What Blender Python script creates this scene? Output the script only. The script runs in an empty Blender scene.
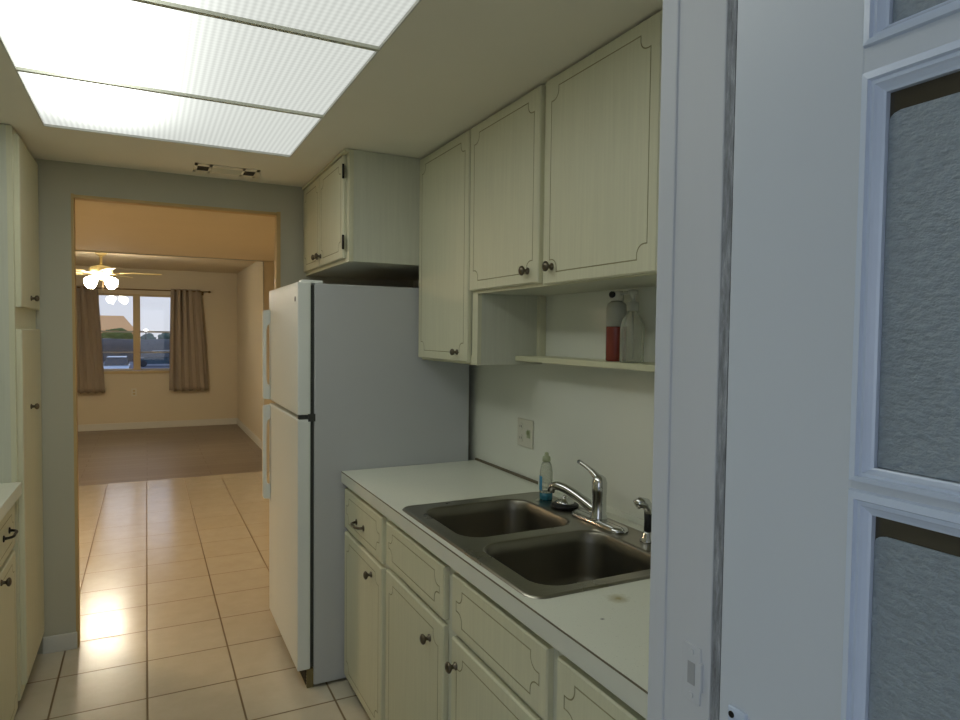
import bpy, bmesh, math, random
from mathutils import Vector, Matrix, noise as mnoise

random.seed(7)
S = bpy.context.scene
COL = S.collection
PI = math.pi

# ------------------------------------------------------------------ materials
def lin(c):
    return tuple(((v / 255) / 12.92 if v / 255 <= .04045 else ((v / 255 + .055) / 1.055) ** 2.4) for v in c)

class NT:
    """small helper around a node tree"""
    def __init__(self, name):
        self.m = bpy.data.materials.new(name)
        self.m.use_nodes = True
        self.t = self.m.node_tree
        self.t.nodes.clear()
        self.out = self.t.nodes.new('ShaderNodeOutputMaterial')
    def n(self, kind, **kw):
        nd = self.t.nodes.new(kind)
        for k, v in kw.items():
            setattr(nd, k, v)
        return nd
    def put(self, sock, v):
        if v is None:
            return
        if isinstance(v, bpy.types.NodeSocket):
            self.t.links.new(v, sock)
        else:
            if isinstance(v, (tuple, list)) and len(v) == 3 and sock.type == 'RGBA':
                v = (*v, 1)
            sock.default_value = v
    def math(self, op, a, b=None, c=None, clamp=False):
        nd = self.n('ShaderNodeMath', operation=op, use_clamp=clamp)
        for i, v in enumerate((a, b, c)):
            if v is not None:
                self.put(nd.inputs[i], v)
        return nd.outputs[0]
    def mix(self, fac, a, b, mode='MIX'):
        nd = self.n('ShaderNodeMix', data_type='RGBA', blend_type=mode)
        self.put(nd.inputs['Factor'], fac)
        self.put(nd.inputs['A'], a); self.put(nd.inputs['B'], b)
        return nd.outputs['Result']
    def coords(self, scale=(1, 1, 1), kind='Object'):
        tc = self.n('ShaderNodeTexCoord')
        mp = self.n('ShaderNodeMapping')
        mp.inputs['Scale'].default_value = scale
        self.t.links.new(tc.outputs[kind], mp.inputs['Vector'])
        return mp.outputs[0]
    def noise(self, vec, scale, detail=4, rough=.55):
        nd = self.n('ShaderNodeTexNoise')
        self.t.links.new(vec, nd.inputs['Vector'])
        nd.inputs['Scale'].default_value = scale
        nd.inputs['Detail'].default_value = detail
        nd.inputs['Roughness'].default_value = rough
        return nd.outputs['Fac']
    def ramp(self, fac, stops):
        nd = self.n('ShaderNodeValToRGB')
        els = nd.color_ramp.elements
        while len(els) < len(stops):
            els.new(.5)
        for e, (p, c) in zip(els, stops):
            e.position = p
            e.color = (*c, 1) if len(c) == 3 else c
        self.put(nd.inputs[0], fac)
        return nd.outputs[0]
    def bump(self, height, strength=.2, dist=.002):
        nd = self.n('ShaderNodeBump')
        nd.inputs['Strength'].default_value = strength
        nd.inputs['Distance'].default_value = dist
        self.put(nd.inputs['Height'], height)
        return nd.outputs[0]
    def bsdf(self, color, rough=.5, metal=0, normal=None, spec=.5, **kw):
        nd = self.n('ShaderNodeBsdfPrincipled')
        self.put(nd.inputs['Base Color'], color)
        self.put(nd.inputs['Roughness'], rough)
        self.put(nd.inputs['Metallic'], metal)
        self.put(nd.inputs['Specular IOR Level'], spec)
        if normal is not None:
            self.t.links.new(normal, nd.inputs['Normal'])
        for k, v in kw.items():
            self.put(nd.inputs[k], v)
        return nd.outputs[0]
    def done(self, shader):
        self.t.links.new(shader, self.out.inputs['Surface'])
        return self.m

def paint(name, rgb, rough=.5, var=.08, scale=6, stretch=(1, 1, 1), bump=.1, bscale=60, spec=.4, metal=0):
    """slightly uneven painted / moulded surface"""
    k = NT(name)
    v = k.coords(stretch)
    c = lin(rgb)
    f = k.noise(v, scale)
    col = k.mix(f, tuple(x * (1 - var) for x in c), tuple(min(1, x * (1 + var)) for x in c))
    nb = k.bump(k.noise(v, bscale, 3), bump) if bump else None
    return k.done(k.bsdf(col, rough, metal, nb, spec))

M = {}
M['cabinet'] = None
def cabinet_mat(name, rgb, streak=.1):
    k = NT(name)
    c = lin(rgb)
    g = k.noise(k.coords((26, 26, .9)), 4, 5, .65)
    big = k.noise(k.coords((1, 1, 1)), 2.2, 3)
    col = k.mix(k.math('MULTIPLY_ADD', g, 1.6, -.3, True), tuple(x * (1 - streak) for x in c), tuple(x * (1 + streak * .6) for x in c))
    col = k.mix(k.math('MULTIPLY', big, .25), col, tuple(x * y for x, y in zip(c, (.92, .89, .80))))
    return k.done(k.bsdf(col, .42, 0, k.bump(g, .12, .001), .35))
M['cabinet'] = cabinet_mat('cream_cabinet_paint', (214, 213, 186))
M['cabinet_side'] = cabinet_mat('cabinet_side_paint', (206, 208, 192))
M['groove'] = paint('antiqued_groove', (156, 151, 116), .7, .2, 30, bump=0)
M['dark_gap'] = paint('dark_gap', (44, 42, 36), .8, .2, 20, bump=0)
M['knob'] = paint('antique_bronze', (104, 96, 82), .28, .25, 60, bump=0, metal=.9)
M['black_metal'] = paint('black_iron', (26, 25, 24), .4, .2, 40, bump=0, metal=.4)
M['wall'] = paint('grey_green_wall_paint', (186, 184, 166), .7, .03, 3, bump=.12, bscale=140, spec=.2)
M['backsplash'] = paint('off_white_wall_panel', (224, 226, 213), .32, .03, 3, bump=.05, bscale=30, spec=.4)
M['beige_wall'] = paint('beige_wall_paint', (206, 196, 172), .75, .03, 3, bump=.12, bscale=140, spec=.2)
M['ceiling'] = paint('kitchen_ceiling_paint', (236, 233, 218), .8, .03, 4, bump=.2, bscale=120, spec=.2)
M['warm_ceiling'] = paint('warm_ceiling_paint', (220, 206, 176), .8, .03, 4, bump=.2, bscale=120, spec=.2)
M['white_trim'] = paint('white_trim_paint', (206, 206, 198), .4, .03, 6, bump=.05, spec=.4)
M['wood_trim'] = paint('tan_casing_paint', (196, 168, 116), .5, .06, 10, (1, 1, .2), bump=.05)
M['jamb'] = paint('blue_white_jamb_paint', (193, 196, 198), .5, .03, 8, (3, 3, .4), bump=.12, bscale=40, spec=.3)
M['door_paint'] = paint('white_door_paint', (196, 203, 209), .33, .025, 5, bump=.06, bscale=50, spec=.45)
M['moulding'] = paint('glossy_moulding_paint', (196, 208, 224), .22, .03, 12, bump=.25, bscale=45, spec=.55)
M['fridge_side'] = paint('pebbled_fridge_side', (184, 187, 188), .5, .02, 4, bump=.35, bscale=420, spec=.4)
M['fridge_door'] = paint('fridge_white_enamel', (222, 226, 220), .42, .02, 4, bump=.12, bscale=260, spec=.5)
M['gasket'] = paint('fridge_gasket', (58, 60, 56), .7, .1, 20, bump=0)
M['grille'] = paint('fridge_grille', (120, 108, 70), .6, .15, 30, bump=0)
M['chrome'] = paint('chrome', (205, 206, 204), .12, .02, 10, bump=0, metal=1)
M['black_plastic'] = paint('black_plastic', (24, 24, 24), .45, .1, 20, bump=0)
M['white_plastic'] = paint('white_plastic', (208, 206, 190), .4, .03, 10, bump=0)
M['shelf'] = paint('cream_shelf', (204, 204, 172), .45, .05, 8, bump=.05)
M['curtain'] = None

def countertop():
    k = NT('speckled_white_laminate')
    v = k.coords()
    c = lin((226, 228, 213))
    base = k.mix(k.noise(v, 3), tuple(x * .95 for x in c), tuple(x * 1.04 for x in c))
    sp = k.noise(v, 260, 2)
    base = k.mix(k.math('GREATER_THAN', sp, .68), base, tuple(x * .8 for x in c))
    # old yellow-brown stain and a dark speck near the sink
    def spot(x, y, r):
        sep = k.n('ShaderNodeSeparateXYZ')
        k.t.links.new(k.n('ShaderNodeNewGeometry').outputs['Position'], sep.inputs[0])
        dx = k.math('SUBTRACT', sep.outputs[0], x); dy = k.math('SUBTRACT', sep.outputs[1], y)
        d = k.math('SQRT', k.math('ADD', k.math('MULTIPLY', dx, dx), k.math('MULTIPLY', dy, dy)))
        d = k.math('ADD', d, k.math('MULTIPLY', k.math('SUBTRACT', k.noise(v, 60), .5), r))
        return k.math('MULTIPLY_ADD', d, -1 / r, 1, True)
    base = k.mix(k.math('MULTIPLY', spot(.937, 1.168, .03), .9), base, lin((150, 138, 70)))
    base = k.mix(spot(.84, 1.095, .006), base, lin((70, 66, 54)))
    return k.done(k.bsdf(base, .35, 0, None, .4))
M['counter'] = countertop()
M['counter_edge'] = paint('laminate_edge', (214, 216, 204), .4, .04, 20, bump=0)
M['seam'] = paint('laminate_seam', (112, 104, 84), .6, .1, 20, bump=0)

def steel():
    k = NT('brushed_stainless_steel')
    g = k.noise(k.coords((4, 160, 40)), 3, 3)
    big = k.noise(k.coords(), 5)
    col = k.mix(g, lin((150, 146, 134)), lin((172, 168, 156)))
    return k.done(k.bsdf(col, k.math('MULTIPLY_ADD', big, .14, .22), 1, k.bump(g, .04, .0005)))
M['steel'] = steel()
M['bowl_steel'] = paint('shaded_bowl_steel', (134, 130, 118), .37, .15, 5, bump=.03, bscale=80, metal=1)  # steel darkened in its colour for the shade and dark reflections inside the bowls

def tile():
    k = NT('cream_ceramic_tile')
    tc = k.n('ShaderNodeTexCoord')
    sep = k.n('ShaderNodeSeparateXYZ')
    k.t.links.new(tc.outputs['Object'], sep.inputs[0])
    P = .3427
    def cell(s, off):
        u = k.math('DIVIDE', k.math('SUBTRACT', s, off), P)
        fl = k.math('FLOOR', u)
        fr = k.math('SUBTRACT', u, fl)
        d = k.math('MINIMUM', fr, k.math('SUBTRACT', 1, fr))
        return fl, k.math('MULTIPLY', d, P)
    fx, dx = cell(sep.outputs[0], -.006)
    fy, dy = cell(sep.outputs[1], 2.978)
    d = k.math('MINIMUM', dx, dy)
    grout = k.math('MULTIPLY_ADD', d, -1 / .0022, 2.4, True)        # 1 in the joint, 0 on the tile
    cmb = k.n('ShaderNodeCombineXYZ')
    k.t.links.new(fx, cmb.inputs[0]); k.t.links.new(fy, cmb.inputs[1])
    wn = k.n('ShaderNodeTexWhiteNoise')
    k.t.links.new(cmb.outputs[0], wn.inputs['Vector'])
    v = k.coords()
    mott = k.noise(v, 9, 6, .65)
    col = k.mix(mott, lin((196, 187, 165)), lin((218, 210, 190)))
    col = k.mix(k.math('MULTIPLY', wn.outputs['Value'], .22), col, lin((200, 186, 156)))
    col = k.mix(grout, col, lin((122, 104, 76)))
    rough = k.mix(grout, k.math('MULTIPLY_ADD', mott, .12, .16), (.6, .6, .6))
    h = k.math('SUBTRACT', k.math('MULTIPLY', k.noise(v, 14, 3), .08), k.math('MULTIPLY', grout, 1.0))
    cn = k.bump(k.math('SUBTRACT', k.noise(v, 30, 4, .6), k.math('MULTIPLY', grout, .8)), .22, .0012)
    return k.done(k.bsdf(col, rough, 0, k.bump(h, .3, .0018), .5, **{'Coat Weight': k.math('MULTIPLY_ADD', grout, -.95, .95), 'Coat Roughness': .19, 'Coat IOR': 1.65, 'Coat Normal': cn}))
M['tile'] = tile()

def plank():
    k = NT('grey_brown_plank_floor')
    br = k.n('ShaderNodeTexBrick')
    k.t.links.new(k.coords((1, 1, 1)), br.inputs['Vector'])
    br.inputs['Color1'].default_value = (*lin((146, 134, 118)), 1)
    br.inputs['Color2'].default_value = (*lin((134, 123, 108)), 1)
    br.inputs['Mortar'].default_value = (*lin((104, 90, 72)), 1)
    br.inputs['Scale'].default_value = 1
    br.inputs['Mortar Size'].default_value = .003
    br.inputs['Brick Width'].default_value = 1.2
    br.inputs['Row Height'].default_value = .15
    g = k.noise(k.coords((1.5, 14, 1)), 4, 5)
    col = k.mix(k.math('MULTIPLY', g, .4), br.outputs['Color'], lin((112, 102, 90)))
    return k.done(k.bsdf(col, .4, 0, None, .4))
M['plank'] = plank()

def fabric():
    k = NT('taupe_curtain_fabric')
    w = k.noise(k.coords((120, 120, 30)), 3, 2)
    col = k.mix(w, lin((140, 128, 113)), lin((162, 150, 134)))
    return k.done(k.bsdf(col, .9, 0, k.bump(w, .2, .001), .1))
M['curtain'] = fabric()

def diffuser(name):
    """prismatic acrylic sheet lit by the tubes behind it: brightest under the tubes"""
    k = NT(name)
    tc = k.n('ShaderNodeTexCoord')
    sep = k.n('ShaderNodeSeparateXYZ')
    k.t.links.new(tc.outputs['Object'], sep.inputs[0])
    x, y = sep.outputs[0], sep.outputs[1]
    def gauss(s, c, w):
        d = k.math('DIVIDE', k.math('SUBTRACT', s, c), w)
        return k.math('EXPONENT', k.math('MULTIPLY', k.math('MULTIPLY', d, d), -1))
    tube = k.math('ADD', gauss(x, -.15, .165), k.math('MULTIPLY', gauss(x, .02, .3), .035))
    ends = k.math('SUBTRACT', 1, k.math('MULTIPLY', gauss(y, 3.03, .34), .965))
    ends = k.math('SUBTRACT', ends, k.math('MULTIPLY', gauss(y, .57, .34), .9))
    glow = k.math('MULTIPLY', tube, ends)
    rib = k.math('SINE', k.math('MULTIPLY', x, 2 * PI / .0185))
    rib2 = k.math('SINE', k.math('MULTIPLY', y, 2 * PI / .0185))
    pat = k.math('ADD', k.math('MULTIPLY_ADD', rib, .09, 1), k.math('MULTIPLY', rib2, .035))
    s = k.math('MULTIPLY', k.math('MULTIPLY_ADD', glow, GLOW, BASE), pat)
    em = k.n('ShaderNodeEmission')
    em.inputs['Color'].default_value = (.965, 1.0, .93, 1)
    k.t.links.new(s, em.inputs['Strength'])
    return k.done(em.outputs[0])
BASE, GLOW = .67, 3.9
M['diffuser'] = diffuser('prismatic_diffuser')

def emit(name, rgb, s):
    k = NT(name)
    em = k.n('ShaderNodeEmission')
    em.inputs['Color'].default_value = (*rgb, 1)
    em.inputs['Strength'].default_value = s
    return k.done(em.outputs[0])
M['shade'] = emit('lit_frosted_shade', (1, .91, .74), 52)
M['dot_glow'] = emit('reflection_dot_glow', (1, .97, .9), 8)

def pane_glass(name, tint=(1, 1, 1), refl=1.0):
    k = NT(name)
    tr = k.n('ShaderNodeBsdfTransparent'); tr.inputs[0].default_value = (*tint, 1)
    gl = k.n('ShaderNodeBsdfGlossy'); gl.inputs['Roughness'].default_value = .02
    fr = k.n('ShaderNodeFresnel'); fr.inputs[0].default_value = 1.45
    mx = k.n('ShaderNodeMixShader')
    k.t.links.new(k.math('MULTIPLY', fr.outputs[0], refl), mx.inputs[0])
    k.t.links.new(tr.outputs[0], mx.inputs[1]); k.t.links.new(gl.outputs[0], mx.inputs[2])
    return k.done(mx.outputs[0])
M['glass'] = pane_glass('window_glass', (.93, .95, .97), 1.6)
def clear_plastic():
    k = NT('clear_plastic')
    tr = k.n('ShaderNodeBsdfTransparent'); tr.inputs[0].default_value = (.95, .96, .93, 1)
    p = k.bsdf(lin((196, 200, 184)), .15, 0, None, .6)
    fr = k.n('ShaderNodeLayerWeight'); fr.inputs[0].default_value = .35
    mx = k.n('ShaderNodeMixShader')
    k.t.links.new(k.math('MULTIPLY_ADD', fr.outputs['Facing'], .55, .24, True), mx.inputs[0])
    k.t.links.new(tr.outputs[0], mx.inputs[1]); k.t.links.new(p, mx.inputs[2])
    return k.done(mx.outputs[0])
M['clear_plastic'] = clear_plastic()
M['milky_plastic'] = paint('milky_plastic', (178, 180, 168), .3, .03, 10, bump=0)

def frosted():
    k = NT('pebbled_obscure_film')
    v = k.coords((1, 1, 1))
    a = k.noise(k.coords((1, 95, 165)), 1.0, 3, .6)
    b = k.noise(v, 14, 3)
    col = k.mix(b, lin((120, 131, 136)), lin((140, 150, 154)))
    col = k.mix(k.math('MULTIPLY_ADD', a, 1.4, -.4, True), col, lin((152, 164, 171)))
    return k.done(k.bsdf(col, .36, 0, k.bump(a, .75, .006), .5))
M['film'] = frosted()
M['dark_glass'] = paint('clear_glass_over_dark', (62, 57, 46), .18, .25, 18, bump=0, spec=.6)

def rough_strip():
    k = NT('worn_grey_seal')
    v = k.coords((60, 60, 9))
    f = k.noise(v, 3, 6, .75)
    col = k.ramp(f, [(.35, lin((104, 107, 110))), (.55, lin((142, 146, 150))), (.72, lin((188, 193, 198)))])
    return k.done(k.bsdf(col, .6, 0, k.bump(f, .6, .003), .3))
M['seal'] = rough_strip()

M['jamb_shade'] = paint('shaded_jamb_paint', (160, 162, 162), .5, .05, 30, bump=.1)  # darker jamb tone, paints the shade inside the strike plate hole
M['red_liquid'] = paint('red_brown_soap', (120, 52, 40), .25, .15, 30, bump=0)
M['blue_label'] = paint('blue_label', (40, 128, 172), .4, .15, 90, bump=0)
M['teal_liquid'] = paint('teal_dish_soap', (36, 104, 122), .25, .1, 20, bump=0)
M['pale_green'] = paint('pale_green_plastic', (168, 176, 140), .35, .05, 20, bump=0)
M['fan'] = paint('cream_fan_enamel', (222, 206, 150), .35, .04, 10, bump=0)
M['brass'] = paint('bronze_rod', (120, 96, 60), .4, .1, 20, bump=0, metal=.7)
M['asphalt'] = paint('asphalt', (112, 112, 122), .9, .15, 2, bump=.2)
M['roof'] = paint('terracotta_roof', (250, 186, 128), .85, .12, 2, (1, 6, 1), bump=.1)
M['stucco'] = paint('stucco', (196, 182, 158), .9, .05, 2, bump=.1)
M['foliage'] = paint('hedge_foliage', (84, 98, 44), .8, .5, 3, bump=.5, bscale=8)
M['foliage_far'] = paint('far_tree_foliage', (70, 92, 82), .8, .4, 2, bump=.5, bscale=6)
M['hedge_dark'] = paint('dark_hedge', (78, 82, 88), .85, .3, 1.2, bump=.4, bscale=6)
M['bark'] = paint('bark', (84, 70, 54), .9, .2, 8, bump=.3)
M['car_white'] = paint('white_car_paint', (206, 216, 230), .25, .02, 3, bump=0)
M['car_dark'] = paint('dark_teal_car_paint', (44, 70, 84), .25, .03, 3, bump=0)
M['car_glass'] = paint('car_glass', (40, 46, 56), .1, .05, 3, bump=0, spec=.7)
M['tyre'] = paint('tyre_rubber', (26, 26, 28), .8, .1, 10, bump=0)
M['badge'] = paint('grey_badge', (92, 94, 92), .3, .2, 200, bump=0, metal=.6)
M['alu'] = paint('tan_window_frame', (190, 172, 132), .5, .03, 8, bump=0)
M['alu_rail'] = paint('grey_sash_rail', (176, 176, 178), .5, .03, 8, bump=0)
M['porch'] = paint('porch_wall_paint', (150, 140, 118), .8, .05, 3, bump=.1)

# ------------------------------------------------------------------ mesh helpers
def box(bm, x0, x1, y0, y1, z0, z1, mi=0, bev=0):
    if x0 > x1: x0, x1 = x1, x0
    if y0 > y1: y0, y1 = y1, y0
    if z0 > z1: z0, z1 = z1, z0
    vs = [bm.verts.new(p) for p in ((x0, y0, z0), (x1, y0, z0), (x1, y1, z0), (x0, y1, z0),
                                    (x0, y0, z1), (x1, y0, z1), (x1, y1, z1), (x0, y1, z1))]
    fs = [bm.faces.new([vs[i] for i in f]) for f in
          ((3, 2, 1, 0), (4, 5, 6, 7), (0, 1, 5, 4), (1, 2, 6, 5), (2, 3, 7, 6), (3, 0, 4, 7))]
    for f in fs: f.material_index = mi
    if bev:
        es = list({e for f in fs for e in f.edges})
        r = bmesh.ops.bevel(bm, geom=es, offset=bev, segments=2, profile=.6, affect='EDGES')
        for f in r['faces']: f.material_index = mi
    return fs

def ring_pts(c, ax, r, n, ph=0):
    ax = Vector(ax).normalized()
    a = ax.orthogonal().normalized(); b = ax.cross(a)
    return [Vector(c) + (a * math.cos(2 * PI * i / n + ph) + b * math.sin(2 * PI * i / n + ph)) * r for i in range(n)]

def loft(bm, rings, mi=0, cap=True, closed=False, smooth=True):
    vr = [[bm.verts.new(p) for p in r] for r in rings]
    n = len(vr[0])
    for a, b in zip(vr, vr[1:] + (vr[:1] if closed else [])):
        for i in range(n):
            f = bm.faces.new((a[i], a[(i + 1) % n], b[(i + 1) % n], b[i]))
            f.material_index = mi; f.smooth = smooth
    if cap and not closed:
        f = bm.faces.new(vr[0][::-1]); f.material_index = mi
        f = bm.faces.new(vr[-1]); f.material_index = mi
    return vr

def lathe(bm, prof, c=(0, 0, 0), ax=(0, 0, 1), n=20, mi=0, cap=True):
    ax = Vector(ax).normalized()
    loft(bm, [ring_pts(Vector(c) + ax * h, ax, max(r, 1e-4), n) for r, h in prof], mi, cap)

def tube(bm, pts, radii, n=12, mi=0, cap=True):
    pts = [Vector(p) for p in pts]
    if not isinstance(radii, (list, tuple)): radii = [radii] * len(pts)
    rings = []
    a = None
    for i, p in enumerate(pts):
        d = (pts[min(i + 1, len(pts) - 1)] - pts[max(i - 1, 0)]).normalized()
        if a is None: a = d.orthogonal().normalized()
        a = (a - d * a.dot(d)).normalized(); b = d.cross(a)
        rings.append([p + (a * math.cos(2 * PI * k / n) + b * math.sin(2 * PI * k / n)) * radii[i] for k in range(n)])
    loft(bm, rings, mi, cap)

def bez(p0, p1, p2, p3, n=10):
    P = [Vector(p) for p in (p0, p1, p2, p3)]
    return [P[0] * (1 - t) ** 3 + P[1] * 3 * t * (1 - t) ** 2 + P[2] * 3 * t * t * (1 - t) + P[3] * t ** 3
            for t in [i / n for i in range(n + 1)]]

def rrect(x0, x1, y0, y1, r, n=6):
    pts = []
    for cx, cy, a0 in ((x1 - r, y1 - r, 0), (x0 + r, y1 - r, PI / 2), (x0 + r, y0 + r, PI), (x1 - r, y0 + r, 3 * PI / 2)):
        for i in range(n + 1):
            a = a0 + PI / 2 * i / n
            pts.append((cx + r * math.cos(a), cy + r * math.sin(a)))
    return pts

WL = {}   # world location of every object made here
def empty(name, loc, label=None, cat=None, group=None, kind=None):
    o = bpy.data.objects.new(name, None)
    o.empty_display_size = .1
    COL.objects.link(o)
    o.location = loc
    WL[o] = Vector(loc)
    props(o, label, cat, group, kind)
    return o

def props(o, label=None, cat=None, group=None, kind=None):
    if label: o['label'] = label
    if cat: o['category'] = cat
    if group: o['group'] = group
    if kind: o['kind'] = kind
    return o

def obj(name, bm, mats, parent=None, loc=None, smooth=False, label=None, cat=None, group=None, kind=None, recalc=True):
    """vertices are given in world space; the origin sits at the parent's place (or at loc)"""
    at = WL[parent] if parent is not None else Vector(loc or (0, 0, 0))
    if recalc: bmesh.ops.recalc_face_normals(bm, faces=bm.faces)
    if at.length: bmesh.ops.translate(bm, verts=bm.verts, vec=-at)
    me = bpy.data.meshes.new(name)
    bm.to_mesh(me); bm.free()
    for m in (mats if isinstance(mats, (list, tuple)) else [mats]):
        me.materials.append(m)
    if smooth:
        for p in me.polygons: p.use_smooth = True
    o = bpy.data.objects.new(name, me)
    COL.objects.link(o)
    if parent is not None: o.parent = parent
    else: o.location = at
    WL[o] = at
    props(o, label, cat, group, kind)
    return o

def B(): return bmesh.new()
def struct(name, bm, mats, **k): return obj(name, bm, mats, kind='structure', **k)

# ------------------------------------------------------------------ key dimensions
ZC = 2.266            # kitchen ceiling
YD = 3.605            # wall with the doorway at the end of the kitchen
YP = 7.38             # step from the dining end to the living room
YF = 11.36            # far wall
XR, XL = 1.375, -1.075
ZL = 2.43             # living-room ceiling

# ------------------------------------------------------------------ room shell
bm = B(); box(bm, -4.2, XR + .2, -3.2, YP, -.08, 0); struct('floor', bm, M['tile'])
bm = B(); box(bm, -4.2, 1.4, YP, YF + .12, -.08, -.001); struct('floor_living', bm, M['plank'])

bm = B()
LX0, LX1, LY0, LY1 = -.341, .572, .6, 3.015
box(bm, XL - .1, LX0, .57, YD, ZC, ZC + .06); box(bm, LX1, XR + .1, .57, YD, ZC, ZC + .06)
box(bm, LX0, LX1, .57, LY0, ZC, ZC + .06); box(bm, LX0, LX1, LY1, YD, ZC, ZC + .06)
struct('ceiling', bm, M['ceiling'])
bm = B(); box(bm, -4.2, 1.4, YD + .055, YP, 2.25, 2.31); struct('ceiling_dining', bm, M['warm_ceiling'])
bm = B(); box(bm, -4.2, 1.4, YP, YF + .12, ZL, ZL + .06); struct('ceiling_living', bm, M['warm_ceiling'])

bm = B(); box(bm, XR, XR + .1, .57, YD + .055, 0, ZC); struct('wall_right', bm, M['backsplash'])
bm = B(); box(bm, XL - .1, XL, .57, YD, 0, ZC); struct('wall_left', bm, M['wall'])
# doorway wall
bm = B()
OX0, OX1, OZ = -.301, .62, 2.115
box(bm, -4.2, OX0, YD, YD + .055, 0, ZC); box(bm, OX1, XR, YD, YD + .055, 0, ZC); box(bm, OX0, OX1, YD, YD + .055, OZ, ZC)
struct('wall_doorway', bm, M['wall'])
# thin tan-edged casing lining the opening
bm = B()
box(bm, OX1 - .008, OX1 + .012, YD - .004, YD + .059, 0, OZ + .01)
box(bm, OX0 - .004, OX0 + .008, YD - .002, YD + .059, 0, OZ + .01)
box(bm, OX0, OX1, YD - .004, YD + .059, OZ - .008, OZ + .006)
struct('trim_1', bm, M['wood_trim'])
bm = B(); box(bm, -.437, OX0 + .001, YD - .014, YD, 0, .078, bev=.004); struct('baseboard_doorway', bm, M['white_trim'])
# dining / living
bm = B(); box(bm, 1.316, 1.4, YD + .055, YF, 0, ZL); struct('wall_living_right', bm, M['beige_wall'])
bm = B(); box(bm, -4.2, -4.1, YD + .055, YF, 0, ZL); struct('wall_living_left', bm, M['beige_wall'])
bm = B(); box(bm, 1.115, 1.316, YP - .02, YP + .1, 0, 2.25); struct('wall_pier', bm, M['beige_wall'])
bm = B(); box(bm, -4.2, 1.316, YP - .001, YP + .1, 2.25, ZL); struct('wall_header', bm, M['warm_ceiling'])
bm = B(); tube(bm, [(1.115, YP - .021, 0), (1.115, YP - .021, 2.243)], .007, 8); tube(bm, [(1.115, YP - .012, 2.247), (-4.1, YP - .012, 2.247)], .006, 8)
struct('trim_2', bm, M['white_trim'])
# far wall with window opening
WX0, WX1, WZ0, WZ1 = -.665, .40, .862, 2.045
bm = B()
box(bm, -4.2, WX0, YF, YF + .12, 0, ZL); box(bm, WX1, 1.4, YF, YF + .12, 0, ZL)
box(bm, WX0, WX1, YF, YF + .12, 0, WZ0); box(bm, WX0, WX1, YF, YF + .12, WZ1, ZL)
struct('wall_far', bm, M['beige_wall'])
bm = B(); box(bm, -4.1, 1.316, YF - .014, YF, 0, .1, bev=.004); struct('baseboard_far', bm, M['white_trim'])
bm = B(); box(bm, 1.302, 1.316, YP + .1, YF - .014, 0, .1, bev=.004); struct('baseboard_right', bm, M['white_trim'])
# window
w = empty('window_1', (-.13, YF, WZ0), kind='structure')
bm = B()
for a in ((WX0, WX0 + .04, WZ0, WZ1), (WX1 - .04, WX1, WZ0, WZ1), (-.175, -.078, WZ0 + .03, WZ1 - .03)):
    box(bm, a[0], a[1], YF - .006, YF + .09, a[2], a[3], bev=.003)
box(bm, WX0, WX1, YF - .006, YF + .09, WZ1 - .03, WZ1, bev=.003); box(bm, WX0, WX1, YF - .02, YF + .09, WZ0 - .02, WZ0 + .02, bev=.003)
obj('window_frame', bm, M['alu'], w)
for xa, xb in ((WX0 + .04, -.175), (-.078, WX1 - .04)):
    bm = B()
    box(bm, xa, xb, YF + .02, YF + .06, 1.465, 1.49); box(bm, xa, xb, YF + .03, YF + .06, 1.155, 1.175)
    box(bm, xa, xb, YF + .02, YF + .06, WZ0 + .02, WZ0 + .055)
    obj('sash', bm, M['alu_rail'], w)
    bm = B(); box(bm, xa, xb, YF + .042, YF + .046, WZ0 + .02, WZ1 - .03); obj('pane', bm, M['glass'], w)

# near partition with the doorway the camera looks through, and the glazed door
JX = .5
bm = B()
box(bm, JX + .018, XR, .474, .562, 0, ZC); box(bm, -4.2, -.42, .474, .562, 0, ZC); box(bm, -.42, JX + .018, .474, .562, 2.13, ZC)
struct('wall_front', bm, M['jamb'])
t = empty('trim_3', (JX, .52, 0), kind='structure')
bm = B()
box(bm, JX, JX + .018, .477, .563, 0, 2.13, bev=.002)
box(bm, JX - .002, JX + .004, .541, .566, 0, 2.13, bev=.002)
obj('jamb_board', bm, M['jamb'], t)
bm = B()
box(bm, JX - .0015, JX + .002, .489, .513, 1.119, 1.178, bev=.001)
box(bm, JX - .0035, JX + .001, .486, .491, 1.134, 1.164, bev=.001)
box(bm, JX - .0019, JX + .0, .496, .506, 1.137, 1.160, 1)
for z in (1.126, 1.171): lathe(bm, [(.0035, 0), (.003, .0012)], (JX - .0012, .501, z), (-1, 0, 0), 10)
bmesh.ops.translate(bm, verts=bm.verts, vec=(0, 0, .006))
obj('strike_plate', bm, [M['jamb'], M['jamb_shade']], t, label='strike plate painted over in the jamb colour')
bm = B(); box(bm, JX + .0006, JX + .03, .4655, .4765, 0, 2.13); obj('seal_strip', bm, M['seal'], t)
bm = B(); box(bm, -.42, -.402, .474, .569, 0, 2.13, bev=.002); box(bm, -.402, JX, .474, .569, 2.112, 2.13, bev=.002); struct('trim_4', bm, M['jamb'])

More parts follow.
